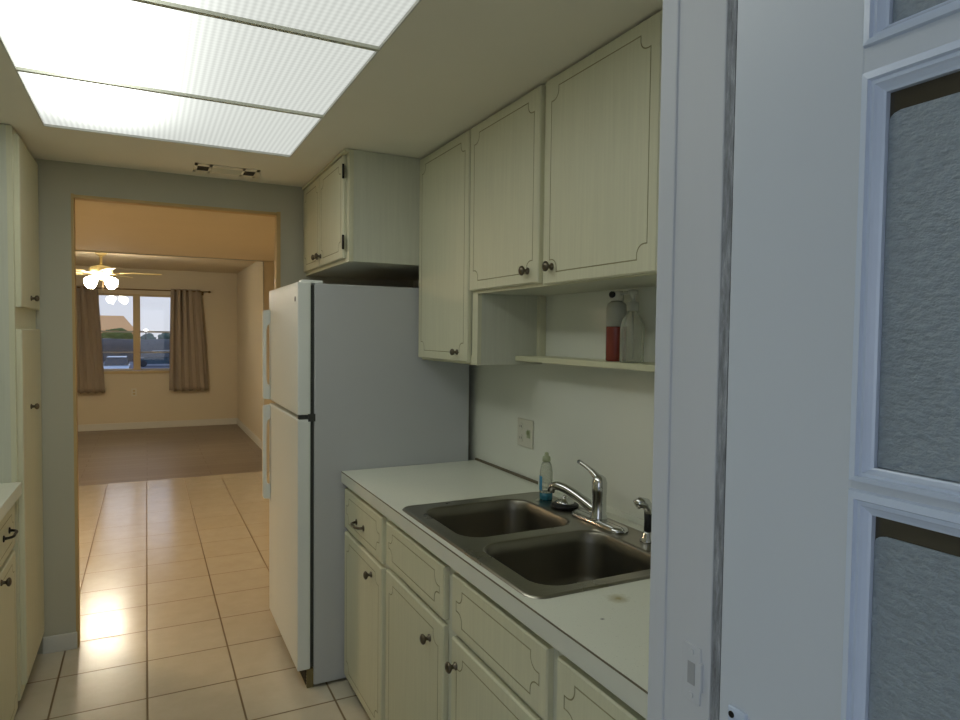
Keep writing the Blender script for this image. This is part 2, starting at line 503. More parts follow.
DY0, DY1 = -.335, .4645          # door in the plane X = JX, swung fully open
d = empty('door_1', (JX + .02, DY1, .01), kind='structure')
rows = [(1.724 + .0, 2.011)] + [(2.011 - .324 * k - .287, 2.011 - .324 * k) for k in range(1, 5)]
rows[0] = (1.737, 2.011)
cols = []
gy1 = .3205
cw = (gy1 - (-.187) - 2 * .05) / 3
for c in range(3):
    cols.append((gy1 - c * (cw + .05) - cw, gy1 - c * (cw + .05)))
bm = B()
TH0, TH1 = JX, JX + .036
zs = [.01, .428] + [x for k in range(4, 0, -1) for x in (rows[k][1], rows[k - 1][0])] + [2.011, 2.11]
ys = [DY0, cols[2][0], cols[2][1], cols[1][0], cols[1][1], cols[0][0], cols[0][1], DY1]
box(bm, TH0, TH1, cols[0][1] + .0165, DY1, .01, 2.11, bev=.0015)            # stile by the jamb
box(bm, TH0, TH1, DY0, cols[2][0] - .0165, .01, 2.11, bev=.0015)
box(bm, TH0, TH1, cols[2][0] - .0165, cols[0][1] + .0165, .01, .428 - .0125)
box(bm, TH0, TH1, cols[2][0] - .0165, cols[0][1] + .0165, 2.011 + .0185, 2.11)
for r in range(4):                                                          # flat muntin bars
    lo, hi = rows[r + 1][1], rows[r][0]
    box(bm, TH0, TH1, cols[2][0] - .0165, cols[0][1] + .0165, lo + .0185, hi - .0125)
for c in range(2):
    box(bm, TH0, TH1, cols[c + 1][1] + .0165, cols[c][0] - .0165, .42, 2.02)
obj('door_frame', bm, M['door_paint'], d)
for (y0, y1) in cols:
    for (z0, z1) in rows:
        bm = B()
        # stepped moulding around the opening, proud of the door face
        top, bot, side = .0185, .0125, .0165
        prof = [(1.0, .0), (.93, -.004), (.62, -.0048), (.55, -.002), (.38, -.0022), (.3, -.0005), (.12, .002), (.0, .003), (.0, .02)]
        rings = []
        for s, dx in prof:
            rings.append([(JX + dx, y0 - side * s, z0 - bot * s), (JX + dx, y1 + side * s, z0 - bot * s),
                          (JX + dx, y1 + side * s, z1 + top * s), (JX + dx, y0 - side * s, z1 + top * s)])
        loft(bm, rings, 0, cap=False, smooth=False)
        obj('moulding', bm, M['moulding'], d, recalc=False)
        bm = B(); box(bm, JX + .008, JX + .012, y0 - .004, y1 + .004, z0 - .004, z1 + .004)
        p = obj('glass_pane', bm, M['dark_glass'], d)
        # pebbled film stops short of the top of the pane, its upper corner rounded off
        bm = B()
        zt = z1 - .015
        o2 = [(y0 + .0005, z0 + .0005), (y1 - .0005, z0 + .0005), (y1 - .0005, zt - .006), (y1 - .0015, zt - .0035), (y1 - .004, zt - .0015), (y1 - .009, zt), (y0 + .0005, zt)]
        loft(bm, [[(JX + .0078, a, b) for a, b in o2], [(JX + .0068, a, b) for a, b in o2]], smooth=False)
        obj('obscure_film', bm, M['film'], p)
bm = B()
box(bm, JX - .004, JX + .001, .436, .4565, 1.07, 1.148, bev=.0015)
lathe(bm, [(.0032, 0), (.0032, .0012)], (JX - .0038, .4515, 1.141), (-1, 0, 0), 10, 1)
tube(bm, [(JX - .008, .447, 1.132), (JX - .008, .447, 1.075)], .004, 10)
bmesh.ops.translate(bm, verts=bm.verts, vec=(0, -.006, 0))
obj('slide_bolt', bm, [M['moulding'], M['black_metal']], d, label='small white bolt fitted at the door edge')

# wall behind the open door and porch shell (camera side)
bm = B(); box(bm, .78, .86, -3.2, .474, 0, ZL); struct('wall_porch', bm, M['porch'])
bm = B(); box(bm, -4.2, .86, -3.2, .474, ZL, ZL + .06); struct('ceiling_porch', bm, M['white_trim'])

# ------------------------------------------------------------------ cabinet fronts
def inset_path(w, h, m, c, nk, n=6):
    """closed outline with notched, hollow corners, inside a w x h front"""
    x0, x1, y0, y1 = m, w - m, m, h - m
    pts = []
    R = c - nk
    for (cx, cy, sx, sy, order) in ((x0, y0, 1, 1, 0), (x1, y0, -1, 1, 1), (x1, y1, -1, -1, 0), (x0, y1, 1, -1, 1)):
        loc = [(0, c), (nk, c)]
        # concave arc centred on the corner-most point
        for i in range(1, n):
            a = PI / 2 * (1 - i / n)
            loc.append((nk + R * math.cos(a) * 1.0, nk + R * math.sin(a)))
        loc += [(c, nk), (c, 0)]
        if order: loc = loc[::-1]
        pts += [(cx + sx * a, cy + sy * b) for a, b in loc]
    return pts

def offset(pts, d):
    """inward (positive) offset of a counter-clockwise polygon"""
    out = []
    n = len(pts)
    for i in range(n):
        p0, p1, p2 = Vector(pts[i - 1]), Vector(pts[i]), Vector(pts[(i + 1) % n])
        e1 = (p1 - p0).normalized(); e2 = (p2 - p1).normalized()
        n1 = Vector((-e1.y, e1.x)); n2 = Vector((-e2.y, e2.x))
        b = (n1 + n2)
        if b.length < 1e-6: b = n1
        b.normalize()
        k = d / max(.5, b.dot(n1))
        q = p1 + b * k
        out.append((q.x, q.y))
    return out

def front(name, face, sgn, y0, y1, z0, z1, parent, th=.018, groove=True, margin=.034, corner=.037, mat='cabinet'):
    """door or drawer front; its face lies at X = face and looks towards sgn*X"""
    bm = B()
    W, H = y1 - y0, z1 - z0
    P3 = lambda u, v, k: (face - sgn * k, y0 + u, z0 + v)       # k = depth behind the face
    e = .004
    rims = [[(0, 0), (W, 0), (W, H), (0, H)], [(0, 0), (W, 0), (W, H), (0, H)], [(e, e), (W - e, e), (W - e, H - e), (e, H - e)]]
    ks = [th, e, 0]
    vr = loft(bm, [[P3(u, v, k) for u, v in r] for r, k in zip(rims, ks)], 0, cap=False, smooth=False)
    bm.faces.new(vr[0])
    outer = vr[-1]
    if groove:
        path = inset_path(W, H, margin, corner, .011)
        po, pi_ = offset(path, -.0017), offset(path, .0017)
        vo = [bm.verts.new(P3(u, v, 0)) for u, v in po]
        vm = [bm.verts.new(P3(u, v, .0013)) for u, v in path]
        vi = [bm.verts.new(P3(u, v, 0)) for u, v in pi_]
        n = len(path)
        for a, b in ((vo, vm), (vm, vi)):
            for i in range(n):
                f = bm.faces.new((a[i], a[(i + 1) % n], b[(i + 1) % n], b[i])); f.material_index = 1
        bm.faces.new(vi)
        ee = [bm.edges.get((outer[i], outer[(i + 1) % 4])) for i in range(4)] + [bm.edges.get((vo[i], vo[(i + 1) % n])) for i in range(n)]
        r = bmesh.ops.triangle_fill(bm, use_beauty=True, use_dissolve=False, edges=ee)
    else:
        bm.faces.new(outer)
    return obj(name, bm, [M[mat], M['groove']], parent)

def knob(face, sgn, y, z, parent, r=.0155):
    bm = B()
    lathe(bm, [(.011, 0), (.011, .003), (.006, .006), (.0055, .013), (.012, .017), (r, .021), (r * .98, .025), (r * .6, .029), (.002, .0305)], (face, y, z), (sgn, 0, 0), 16)
    return obj('knob', bm, M['knob'], parent, smooth=True)

def pull(face, sgn, y, z, parent, half=.048):
    bm = B()
    pts = [(face, y - half, z), (face + sgn * .018, y - half, z)]
    pts = bez((face, y - half, z), (face + sgn * .03, y - half * .9, z), (face + sgn * .03, y - half * .5, z), (face + sgn * .026, y, z), 6)
    pts += [Vector((p.x, 2 * y - p.y, p.z)) for p in pts[-2::-1]]
    tube(bm, pts, [.006] + [.0048] * (len(pts) - 2) + [.006], 8)
    for s in (-1, 1): lathe(bm, [(.012, 0), (.012, .003), (.007, .005)], (face, y + s * half, z), (sgn, 0, 0), 12)
    return obj('pull', bm, M['knob'], parent, smooth=True)

def hinge(face, sgn, y, z, parent):
    bm = B()
    tube(bm, [(face + sgn * .002, y, z - .03), (face + sgn * .002, y, z + .03)], .005, 8)
    box(bm, face - .004, face + sgn * .002, y - .012, y + .012, z - .022, z + .022)
    return obj('hinge', bm, M['black_metal'], parent)

def carcass(bm, x0, x1, y0, y1, z0, z1, th=.016, openface=None):
    """hollow box of panels; the face frame is added apart"""
    box(bm, x0, x1, y0, y0 + th, z0, z1); box(bm, x0, x1, y1 - th, y1, z0, z1)
    box(bm, x0, x1, y0 + th, y1 - th, z0, z0 + th)
    return bm

# --- wall cabinet above the refrigerator
c = empty('wall_cabinet', (1.06, 3.18, 1.8), 'short two-door wall cabinet mounted above the refrigerator', 'cabinet')
bm = B(); fx = .764
carcass(bm, fx, XR - .002, 2.753, YD - .004, 1.80, ZC - .002)
box(bm, fx + .012, XR - .002, 2.77, YD - .02, 2.2, 2.22); box(bm, XR - .012, XR - .002, 2.77, YD - .02, 1.816, 2.2)
obj('carcass', bm, M['cabinet_side'], c)
bm = B()
box(bm, fx - .002, fx + .016, 2.751, 2.8, 1.7992, ZC - .003); box(bm, fx - .002, fx + .016, 3.2, 3.25, 1.7992, ZC - .003)
box(bm, fx - .002, fx + .016, 3.57, YD - .0045, 1.7992, ZC - .003)
box(bm, fx - .0014, fx + .015, 2.8, 3.57, 1.7997, 1.85); box(bm, fx - .0014, fx + .015, 2.8, 3.57, 2.23, ZC - .003)
box(bm, fx - .022, fx - .0025, 2.745, YD - .004, 2.25, ZC - .002, bev=.003)
obj('face_frame', bm, M['cabinet'], c)
for (a, b, kn) in ((2.795, 3.215, 3.19), (3.225, 3.585, 3.262)):
    f = front('door', .746, -1, a, b, 1.816, 2.247, c, th=.015)
    knob(.746, -1, kn, 1.862, f, .014)
    if a < 3:
        for z in (2.178, 1.882): hinge(.747, -1, 2.786, z, f)

# --- tall wall cabinet beside the refrigerator
fu = 1.094
c = empty('wall_cabinet', (1.23, 2.49, 1.386), 'tall single-door wall cabinet hanging next to the refrigerator', 'cabinet')
bm = B()
carcass(bm, fu, XR - .002, 2.2, 2.75, 1.386, ZC - .002)
box(bm, XR - .012, XR - .002, 2.216, 2.734, 1.402, ZC - .01)
obj('carcass', bm, M['cabinet_side'], c)
bm = B()
box(bm, fu - .002, fu + .014, 2.1992, 2.245, 1.3852, ZC - .003); box(bm, fu - .002, fu + .014, 2.72, 2.7508, 1.3852, ZC - .003)
box(bm, fu - .002, fu + .014, 2.245, 2.72, 1.3852, 1.42); box(bm, fu - .002, fu + .014, 2.245, 2.72, 2.23, ZC - .003)
obj('face_frame', bm, M['cabinet'], c)
f = front('door', 1.074, -1, 2.25, 2.752, 1.394, ZC - .008, c)
knob(1.074, -1, 2.338, 1.43, f, .013)

# --- double wall cabinet above the shelf
c = empty('wall_cabinet', (1.23, 1.7, 1.645), 'wide two-door wall cabinet above the open shelf and sink', 'cabinet')
bm = B()
carcass(bm, fu, XR - .002, 1.19, 2.198, 1.65, ZC - .002)
box(bm, XR - .012, XR - .002, 1.206, 2.182, 1.666, ZC - .01)
obj('carcass', bm, M['cabinet_side'], c)
bm = B()
box(bm, fu - .002, fu + .014, 2.17, 2.1985, 1.6492, ZC - .003); box(bm, fu - .002, fu + .014, 1.70, 1.765, 1.6492, ZC - .003); box(bm, fu - .002, fu + .014, 1.1892, 1.24, 1.6492, ZC - .003)
for a, b in ((1.24, 1.7), (1.765, 2.17)):
    box(bm, fu - .002, fu + .014, a, b, 1.6492, 1.69); box(bm, fu - .002, fu + .014, a, b, 2.23, ZC - .003)
obj('face_frame', bm, M['cabinet'], c)
f = front('door', 1.074, -1, 1.752, 2.238, 1.66, ZC - .008, c); knob(1.074, -1, 1.813, 1.70, f)
f = front('door', 1.074, -1, 1.222, 1.722, 1.652, ZC - .008, c); knob(1.074, -1, 1.674, 1.702, f)
# moulding strip in the niche corner
bm = B(); box(bm, XR - .03, XR - .0005, 2.176, 2.198, 1.405, 1.648, bev=.003); struct('trim_5', bm, M['cabinet'])

# --- shelf with bottles
bm = B(); box(bm, 1.252, XR - .001, 1.0, 2.198, 1.401, 1.42, bev=.002)
obj('wall_shelf', bm, M['shelf'], loc=(1.31, 1.6, 1.401), label='narrow cream shelf fixed to the wall below the wide cabinet', cat='shelf')

def bottle_red(x, y, z):
    c = empty('soap_bottle', (x, y, z), 'clear bottle half full of red-brown liquid with white top, on the shelf', 'bottle')
    bm = B(); lathe(bm, [(.03, 0), (.032, .004), (.032, .106), (.0318, .108)], (x, y, z), n=24, mi=0); obj('liquid', bm, M['red_liquid'], c)
    bm = B(); lathe(bm, [(.032, .1085), (.032, .165), (.029, .178), (.02, .184), (.016, .188)], (x, y, z), n=24); obj('bottle_body', bm, M['milky_plastic'], c)
    bm = B(); lathe(bm, [(.021, .188), (.022, .19), (.022, .214), (.018, .218), (.006, .218)], (x, y, z), n=20)
    lathe(bm, [(.0105, .0), (.0105, .007), (.004, .009)], (x - .019, y - .004, z + .207), (-.93, -.3, 0), 10, 1)
    obj('pump_cap', bm, [M['white_plastic'], M['black_plastic']], c)
def bottle_clear(x, y, z):
    c = empty('pump_bottle', (x, y, z), 'clear plastic pump bottle standing beside the red soap bottle on the shelf', 'bottle')
    bm = B(); lathe(bm, [(.033, 0), (.036, .005), (.036, .1), (.034, .115), (.025, .135), (.0155, .146), (.0155, .154)], (x, y, z), n=24); obj('bottle_body', bm, M['clear_plastic'], c, smooth=True)
    bm = B(); lathe(bm, [(.0175, .154), (.018, .156), (.018, .178), (.009, .182), (.006, .184), (.006, .2), (.014, .203), (.0145, .215), (.004, .218)], (x, y, z), n=16)
    tube(bm, [(x, y, z + .208), (x - .012, y + .024, z + .209), (x - .017, y + .034, z + .203)], [.006, .005, .004], 8)
    obj('pump', bm, M['milky_plastic'], c)
    bm = B(); tube(bm, [(x, y, z + .15), (x + .004, y, z + .01)], .0025, 6); obj('dip_tube', bm, M['milky_plastic'], c)
bottle_red(1.315, 1.672, 1.4205)
bottle_clear(1.297, 1.574, 1.4205)

# --- base cabinets, right run
FX = .746
def base_unit(label, y0, y1, spec, name='base_cabinet'):
    c = empty(name, (1.06, (y0 + y1) / 2, 0), label, 'cabinet')
    bm = B()
    x0 = FX + .019
    carcass(bm, x0, XR - .002, y0, y1, .055, .864)
    box(bm, XR - .012, XR - .002, y0 + .016, y1 - .016, .07, .864)
    obj('carcass', bm, M['cabinet_side'], c)
    bm = B(); box(bm, x0 + .03, x0 + .045, y0, y1, 0, .055); box(bm, XR - .06, XR - .045, y0, y1, 0, .055)
    box(bm, x0 + .045, XR - .06, y0, y0 + .016, 0, .055); box(bm, x0 + .045, XR - .06, y1 - .016, y1, 0, .055); obj('toe_kick', bm, M['dark_gap'], c)
    bm = B()
    box(bm, x0 - .002, x0 + .016, y0 - .0006, y0 + .04, .0544, .8636); box(bm, x0 - .002, x0 + .016, y1 - .04, y1 + .0006, .0544, .8636)
    box(bm, x0 - .002, x0 + .016, y0 + .04, y1 - .04, .845, .8636); box(bm, x0 - .002, x0 + .016, y0 + .04, y1 - .04, .65, .69); box(bm, x0 - .002, x0 + .016, y0 + .04, y1 - .04, .0544, .085)
    if y1 - y0 > .8:
        ym = (y0 + y1) / 2 - .01
        box(bm, x0 - .002, x0 + .016, ym - .03, ym + .03, .085, .65); box(bm, x0 - .002, x0 + .016, ym - .03, ym + .03, .69, .845)
    obj('face_frame', bm, M['cabinet_side'], c)
    for (a, b, dz, hp, kn) in spec:
        f = front('drawer', FX, -1, a, b, dz, .842, c, margin=.03, corner=.036)
        if hp: pull(FX, -1, (a + b) / 2 + .02, .745, f)
        f = front('door', FX, -1, a, b, .04, dz - .018, c, margin=.036)
        knob(FX, -1, kn, .598, f)
base_unit('single base cabinet with pull-handled drawer, against the refrigerator', 2.215, 2.755, [(2.252, 2.75, .676, True, 2.372)])
base_unit('double base cabinet with two plain false drawers under the sink', 1.142, 2.213, [(1.700, 2.205, .690, False, 1.798), (1.158, 1.644, .684, False, 1.612)], 'sink_cabinet')
base_unit('base cabinet at the near end of the counter beside the grey jamb', .575, 1.14, [(.62, 1.122, .684, True, 1.06)])

# --- countertop with cut-out
def slab(bm, X0, X1, Y0, Y1, Z0, Z1, hx0, hx1, hy0, hy1):
    for z in (Z0, Z1):
        pass
    box(bm, X0, hx0, Y0, Y1, Z0, Z1); box(bm, hx1, X1, Y0, Y1, Z0, Z1)
    box(bm, hx0, hx1, Y0, hy0, Z0, Z1); box(bm, hx0, hx1, hy1, Y1, Z0, Z1)
c = empty('countertop', (1.05, 1.67, .866), 'white laminate countertop holding the double sink', 'countertop')
SX0, SX1, SY0, SY1 = .753, 1.318, 1.232, 2.098
bm = B(); slab(bm, .7365, XR - .001, .572, 2.762, .866, .914, SX0 + .02, SX1 - .02, SY0 + .02, SY1 - .02)
bmesh.ops.remove_doubles(bm, verts=bm.verts, dist=1e-5)
obj('laminate_top', bm, M['counter'], c)
bm = B(); box(bm, .735, .7364, .572, 2.762, .8665, .9095); obj('front_edge', bm, M['counter_edge'], c)
bm = B(); box(bm, .7348, .7364, .572, 2.762, .9096, .9128); obj('edge_seam', bm, M['seam'], c, label='dark seam along the front edge')
bm = B(); box(bm, XR - .012, XR - .0005, .572, 2.2, .9145, .934, bev=.003); box(bm, XR - .009, XR - .0005, 2.2, 2.762, .9145, .924, 1)
struct('trim_6', bm, [M['backsplash'], M['seam']])

# --- sink
c = empty('kitchen_sink', (1.04, 1.66, .914), 'stainless steel double-bowl sink set into the white countertop', 'sink')
bm = B()
def ring_at(p, z): return [bm.verts.new((a, b, z)) for a, b in p]
def strip(a, b, mi=0):
    n = len(a)
    for i in range(n):
        f = bm.faces.new((a[i], a[(i + 1) % n], b[(i + 1) % n], b[i])); f.smooth = True; f.material_index = mi
def inner(d, r): return rrect(SX0 + d, SX1 - d, SY0 + d, SY1 - d, max(.006, r - d))
L0 = ring_at(inner(0, .045), .9145); L1 = ring_at(inner(.003, .045), .9185); L2 = ring_at(inner(.009, .045), .9195); L3 = ring_at(inner(.016, .045), .9178)
strip(L0, L1); strip(L1, L2); strip(L2, L3)
bowls = [(.803, 1.197, 1.68, 2.046), (.803, 1.212, 1.274, 1.630)]
loops = [L3]
for (a, b, e, g) in bowls:
    def rr(d, r=.075): return rrect(a + d, b - d, e + d, g - d, max(.02, r - d * .4), 8)
    R = [ring_at(rr(dd), z) for dd, z in ((0, .9178), (.004, .9165), (.008, .911), (.012, .88), (.018, .79), (.026, .762), (.042, .748), (.065, .743))]
    for q, (p, p2) in enumerate(zip(R, R[1:])): strip(p, p2, int(q > 0))
    loops.append(R[0])
    cx, cy = (a + b) / 2, (e + g) / 2
    n = len(R[-1])
    dr = []
    for v in R[-1]:
        an = math.atan2(v.co.y - cy, v.co.x - cx)
        dr.append(bm.verts.new((cx + .045 * math.cos(an), cy + .045 * math.sin(an), .738)))
    strip(R[-1], dr, 1)
es = []
for L in loops:
    n = len(L)
    es += [bm.edges.get((L[i], L[(i + 1) % n])) for i in range(n)]
bmesh.ops.triangle_fill(bm, use_beauty=True, use_dissolve=False, edges=es)
obj('basin', bm, [M['steel'], M['bowl_steel']], c)
for (a, b, e, g) in bowls:
    bm = B(); lathe(bm, [(.0455, .738), (.044, .7395), (.034, .735), (.03, .72), (.008, .72), (.006, .73), (.002, .732)], ((a + b) / 2, (e + g) / 2, 0), n=24)
    obj('drain', bm, M['chrome'], c, smooth=True)

# --- faucet
ZS = .9182
c = empty('faucet', (1.252, 1.66, ZS), 'chrome single-lever faucet with low swung spout behind the sink', 'faucet')
bm = B()
rings = []
for d, z in ((0, 0), (0, .006), (.004, .012), (.014, .016)):
    rings.append([(p, q, ZS + z) for p, q in rrect(1.222 + d, 1.282 - d, 1.535 + d, 1.785 - d, .03 - d * .9, 8)])
loft(bm, rings); obj('deck_plate', bm, M['chrome'], c)
bm = B(); lathe(bm, [(.027, .014), (.026, .02), (.023, .03), (.022, .085), (.0235, .1), (.0235, .128), (.019, .142), (.008, .15)], (1.252, 1.66, ZS), n=20); obj('body', bm, M['chrome'], c, smooth=True)
bm = B()
tube(bm, bez((1.252, 1.665, ZS + .135), (1.245, 1.69, ZS + .16), (1.243, 1.71, ZS + .166), (1.237, 1.752, ZS + .178), 8), [.012, .0115, .010, .009, .0075, .0068, .0064, .0066, .007], 10)
obj('lever', bm, M['chrome'], c, smooth=True)
bm = B()
pts = bez((1.250, 1.666, ZS + .034), (1.232, 1.73, ZS + .062), (1.215, 1.80, ZS + .098), (1.2, 1.845, ZS + .083), 12)
tube(bm, pts + [Vector((1.198, 1.851, ZS + .064))], [.0165] * 4 + [.015] * 6 + [.0142, .014, .0138, .0136], 12)
obj('spout', bm, M['chrome'], c, smooth=True)
# --- side sprayer
x, y = 1.268, 1.452
c = empty('side_sprayer', (x, y, ZS), 'black and chrome pull-out side sprayer right of the faucet', 'sprayer')
bm = B(); lathe(bm, [(.023, 0), (.023, .005), (.018, .012), (.015, .026), (.012, .03)], (x, y, ZS), n=18); obj('base', bm, M['chrome'], c, smooth=True)
bm = B(); lathe(bm, [(.0115, .03), (.0125, .034), (.0115, .06), (.0125, .08)], (x, y, ZS), n=14); obj('handle', bm, M['black_plastic'], c, smooth=True)
bm = B(); tube(bm, [(x, y, ZS + .078), (x, y, ZS + .095), (x - .008, y + .003, ZS + .108), (x - .024, y + .008, ZS + .112), (x - .036, y + .011, ZS + .105)], [.0125, .0145, .016, .016, .014], 12); obj('spray_head', bm, M['chrome'], c, smooth=True)
# --- dish soap
x, y = 1.262, 1.982
c = empty('soap_bottle', (x, y, ZS), 'slim clear dish soap bottle with blue label at the sink corner', 'bottle')
bm = B(); lathe(bm, [(.021, 0), (.023, .004), (.023, .026)], (x, y, ZS), n=20); obj('liquid', bm, M['teal_liquid'], c, smooth=True)
bm = B(); lathe(bm, [(.023, .0262), (.0235, .03), (.0225, .1), (.018, .125), (.0125, .135)], (x, y, ZS), n=20); obj('bottle_body', bm, M['clear_plastic'], c, smooth=True)
bm = B()
r = .0242
arc = [(x + r * math.cos(a), y + r * math.sin(a)) for a in [math.radians(q) for q in range(120, 201, 10)]]
arc2 = [(x + (r - .0006) * math.cos(a), y + (r - .0006) * math.sin(a)) for a in [math.radians(q) for q in range(200, 119, -10)]]
loft(bm, [[(p, q, ZS + z) for p, q in arc + arc2] for z in (.035, .085)], smooth=False); obj('label_sticker', bm, M['blue_label'], c)
bm = B(); lathe(bm, [(.0135, .135), (.015, .138), (.014, .152), (.008, .156), (.007, .166), (.003, .168)], (x, y, ZS), n=16); obj('cap', bm, M['pale_green'], c, smooth=True)
# --- strainer
x, y = 1.262, 1.862
c = empty('sink_strainer', (x, y, ZS), 'round metal sink strainer with black rubber rim lying behind the faucet spout', 'strainer')
bm = B(); lathe(bm, [(.034, 0), (.046, .003), (.047, .010), (.042, .014), (.03, .0145)], (x, y, ZS), n=24); obj('rubber_rim', bm, M['black_plastic'], c, smooth=True)
bm = B(); lathe(bm, [(.032, .013), (.031, .02), (.024, .027), (.01, .029), (.008, .036), (.006, .04), (.002, .041)], (x, y, ZS), n=24); obj('basket', bm, M['chrome'], c, smooth=True)

# --- outlet / switch plate on the backsplash
c = empty('switch_plate', (XR - .001, 2.315, 1.1), 'white two-gang outlet and switch plate above the counter', 'outlet')
bm = B(); box(bm, XR - .007, XR - .0005, 2.255, 2.375, 1.045, 1.158, bev=.003); obj('plate', bm, M['white_plastic'], c)
bm = B(); box(bm, XR - .009, XR - .007, 2.272, 2.296, 1.085, 1.118); box(bm, XR - .018, XR - .009, 2.279, 2.289, 1.1, 1.115, bev=.002); obj('toggle', bm, M['pale_green'], c)
bm = B()
for z in (1.078, 1.125): lathe(bm, [(.016, 0), (.016, .0015)], (XR - .007, 2.345, z), (-1, 0, 0), 18)
for z in (1.078, 1.125):
    for s in (-1, 1): box(bm, XR - .0092, XR - .0084, 2.345 + s * .006 - .001, 2.345 + s * .006 + .001, z - .003, z + .006, 1)
obj('socket', bm, [M['white_plastic'], M['dark_gap']], c)

# ------------------------------------------------------------------ refrigerator
c = empty('refrigerator', (.95, 3.11, 0), 'white top-freezer refrigerator standing between counter and doorway', 'refrigerator')
FY0, FY1 = 2.767, 3.475
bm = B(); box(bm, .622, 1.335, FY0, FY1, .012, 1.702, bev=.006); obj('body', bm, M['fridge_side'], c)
bm = B()
box(bm, .607, .6225, FY0 + .008, FY1 - .008, 1.16, 1.695); box(bm, .607, .6225, FY0 + .008, FY1 - .008, .09, 1.135); box(bm, .6, .6225, FY0 + .012, FY1 - .01, 1.13, 1.165)
obj('gasket', bm, M['gasket'], c)
def fdoor(nm, z0, z1, hz0, hz1):
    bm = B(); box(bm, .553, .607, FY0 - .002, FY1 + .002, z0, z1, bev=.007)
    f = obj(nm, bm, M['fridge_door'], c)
    for p in f.data.polygons: p.use_smooth = False
    bm = B()
    ya = FY1 - .022
    lo, hi = min(hz0, hz1), max(hz0, hz1)
    # flat bar handle that bows out from the door near its opening edge
    prof = [(.553, lo), (.523, lo + .004), (.519, lo + .012), (.519, (lo + hi) / 2), (.519, hi - .012), (.523, hi - .004), (.553, hi)]
    inn = [(.553, hi - .07), (.540, hi - .078), (.5355, hi - .1), (.535, (lo + hi) / 2), (.5355, lo + .1), (.540, lo + .078), (.553, lo + .07)]
    poly = prof + inn
    loft(bm, [[(a, ya - .014, b) for a, b in poly], [(a, ya + .014, b) for a, b in poly]], smooth=False)
    obj('handle', bm, M['fridge_door'], f)
    return f
f1 = fdoor('freezer_door', 1.158, 1.706, 1.162, 1.61)
f2 = fdoor('fridge_door', .085, 1.14, .66, 1.136)
bm = B(); lathe(bm, [(.011, 0), (.011, .0015), (.009, .0022)], (.553, 2.815, 1.637), (-1, 0, 0), 20); obj('badge', bm, M['badge'], f1, label='small round dark grey badge')
bm = B(); box(bm, .596, .626, FY0 - .0045, FY0 + .02, 1.13, 1.162, bev=.002); box(bm, .56, .6, FY0 + .003, FY0 + .03, 1.1405, 1.1575); obj('hinge', bm, M['gasket'], c, label='dark hinge bracket between the two doors')
bm = B(); box(bm, .57, .66, FY0 + .01, FY0 + .06, 1.702, 1.716, bev=.004); obj('hinge_cover', bm, M['fridge_door'], c)
bm = B(); box(bm, .595, .622, FY0 + .01, FY1 - .01, .0, .08)
for i in range(5): box(bm, .592, .596, FY0 + .02, FY1 - .02, .012 + i * .013, .018 + i * .013, 1)
obj('base_grille', bm, [M['grille'], M['dark_gap']], c)

# ------------------------------------------------------------------ ceiling fixtures
c = empty('ceiling_light', ((LX0 + LX1) / 2, (LY0 + LY1) / 2, ZC), 'large flush ceiling light with ribbed glowing diffuser panels', 'light fixture')
yb = [LY0, 1.165, 1.77, 2.41, LY1]
for a, b in zip(yb, yb[1:]):
    bm = B()
    box(bm, LX0 + .004, LX1 - .004, a + .003, b - .003, ZC + .008, ZC + .012)
    # object coordinates are wanted in room space here, so the origin stays at the world origin
    o = obj('diffuser', bm, M['diffuser'], None)
    o.parent = c; o.location = -WL[c]
for y in yb[1:4]:
    bm = B(); box(bm, LX0, LX1, y - .0075, y + .0075, ZC - .001, ZC + .012)
    obj('divider_bar', bm, M['cabinet_side'], c)
bm = B()
box(bm, LX0, LX0 + .004, LY0, LY1, ZC - .0005, ZC + .02); box(bm, LX1 - .004, LX1, LY0, LY1, ZC - .0005, ZC + .02)
box(bm, LX0, LX1, LY0, LY0 + .004, ZC - .0005, ZC + .02); box(bm, LX0, LX1, LY1 - .004, LY1, ZC - .0005, ZC + .02)
box(bm, LX0 - .03, LX1 + .03, LY0 - .03, LY1 + .03, ZC + .061, ZC + .075)
obj('housing', bm, M['white_trim'], c)

c = empty('ceiling_vent', (.348, 3.41, ZC), 'small rectangular ceiling vent above the doorway', 'vent')
bm = B()
vx0, vx1, vy0, vy1 = .205, .49, 3.325, 3.5
for a in ((vx0, vx0 + .014, vy0, vy1), (vx1 - .014, vx1, vy0, vy1), (vx0, vx1, vy0, vy0 + .04), (vx0, vx1, vy1 - .04, vy1)):
    box(bm, *a, ZC - .0035, ZC - .0005)
for x in (.275, .42): box(bm, x - .006, x + .006, vy0, vy1, ZC - .0035, ZC - .0005)
obj('frame', bm, M['ceiling'], c)
bm = B(); box(bm, vx0 + .01, vx1 - .01, vy0 + .03, vy1 - .03, ZC - .002, ZC - .0005); obj('backing', bm, M['dark_gap'], c)
for i in range(5):
    y = vy0 + .046 + i * .019
    bm = B()
    loft(bm, [[(x, y - .006, ZC - .003), (x, y + .006, ZC - .0075), (x, y + .0068, ZC - .0068), (x, y - .0052, ZC - .0023)] for x in (.281, .414)], smooth=False)
    obj('slat', bm, M['cabinet_side'], c)

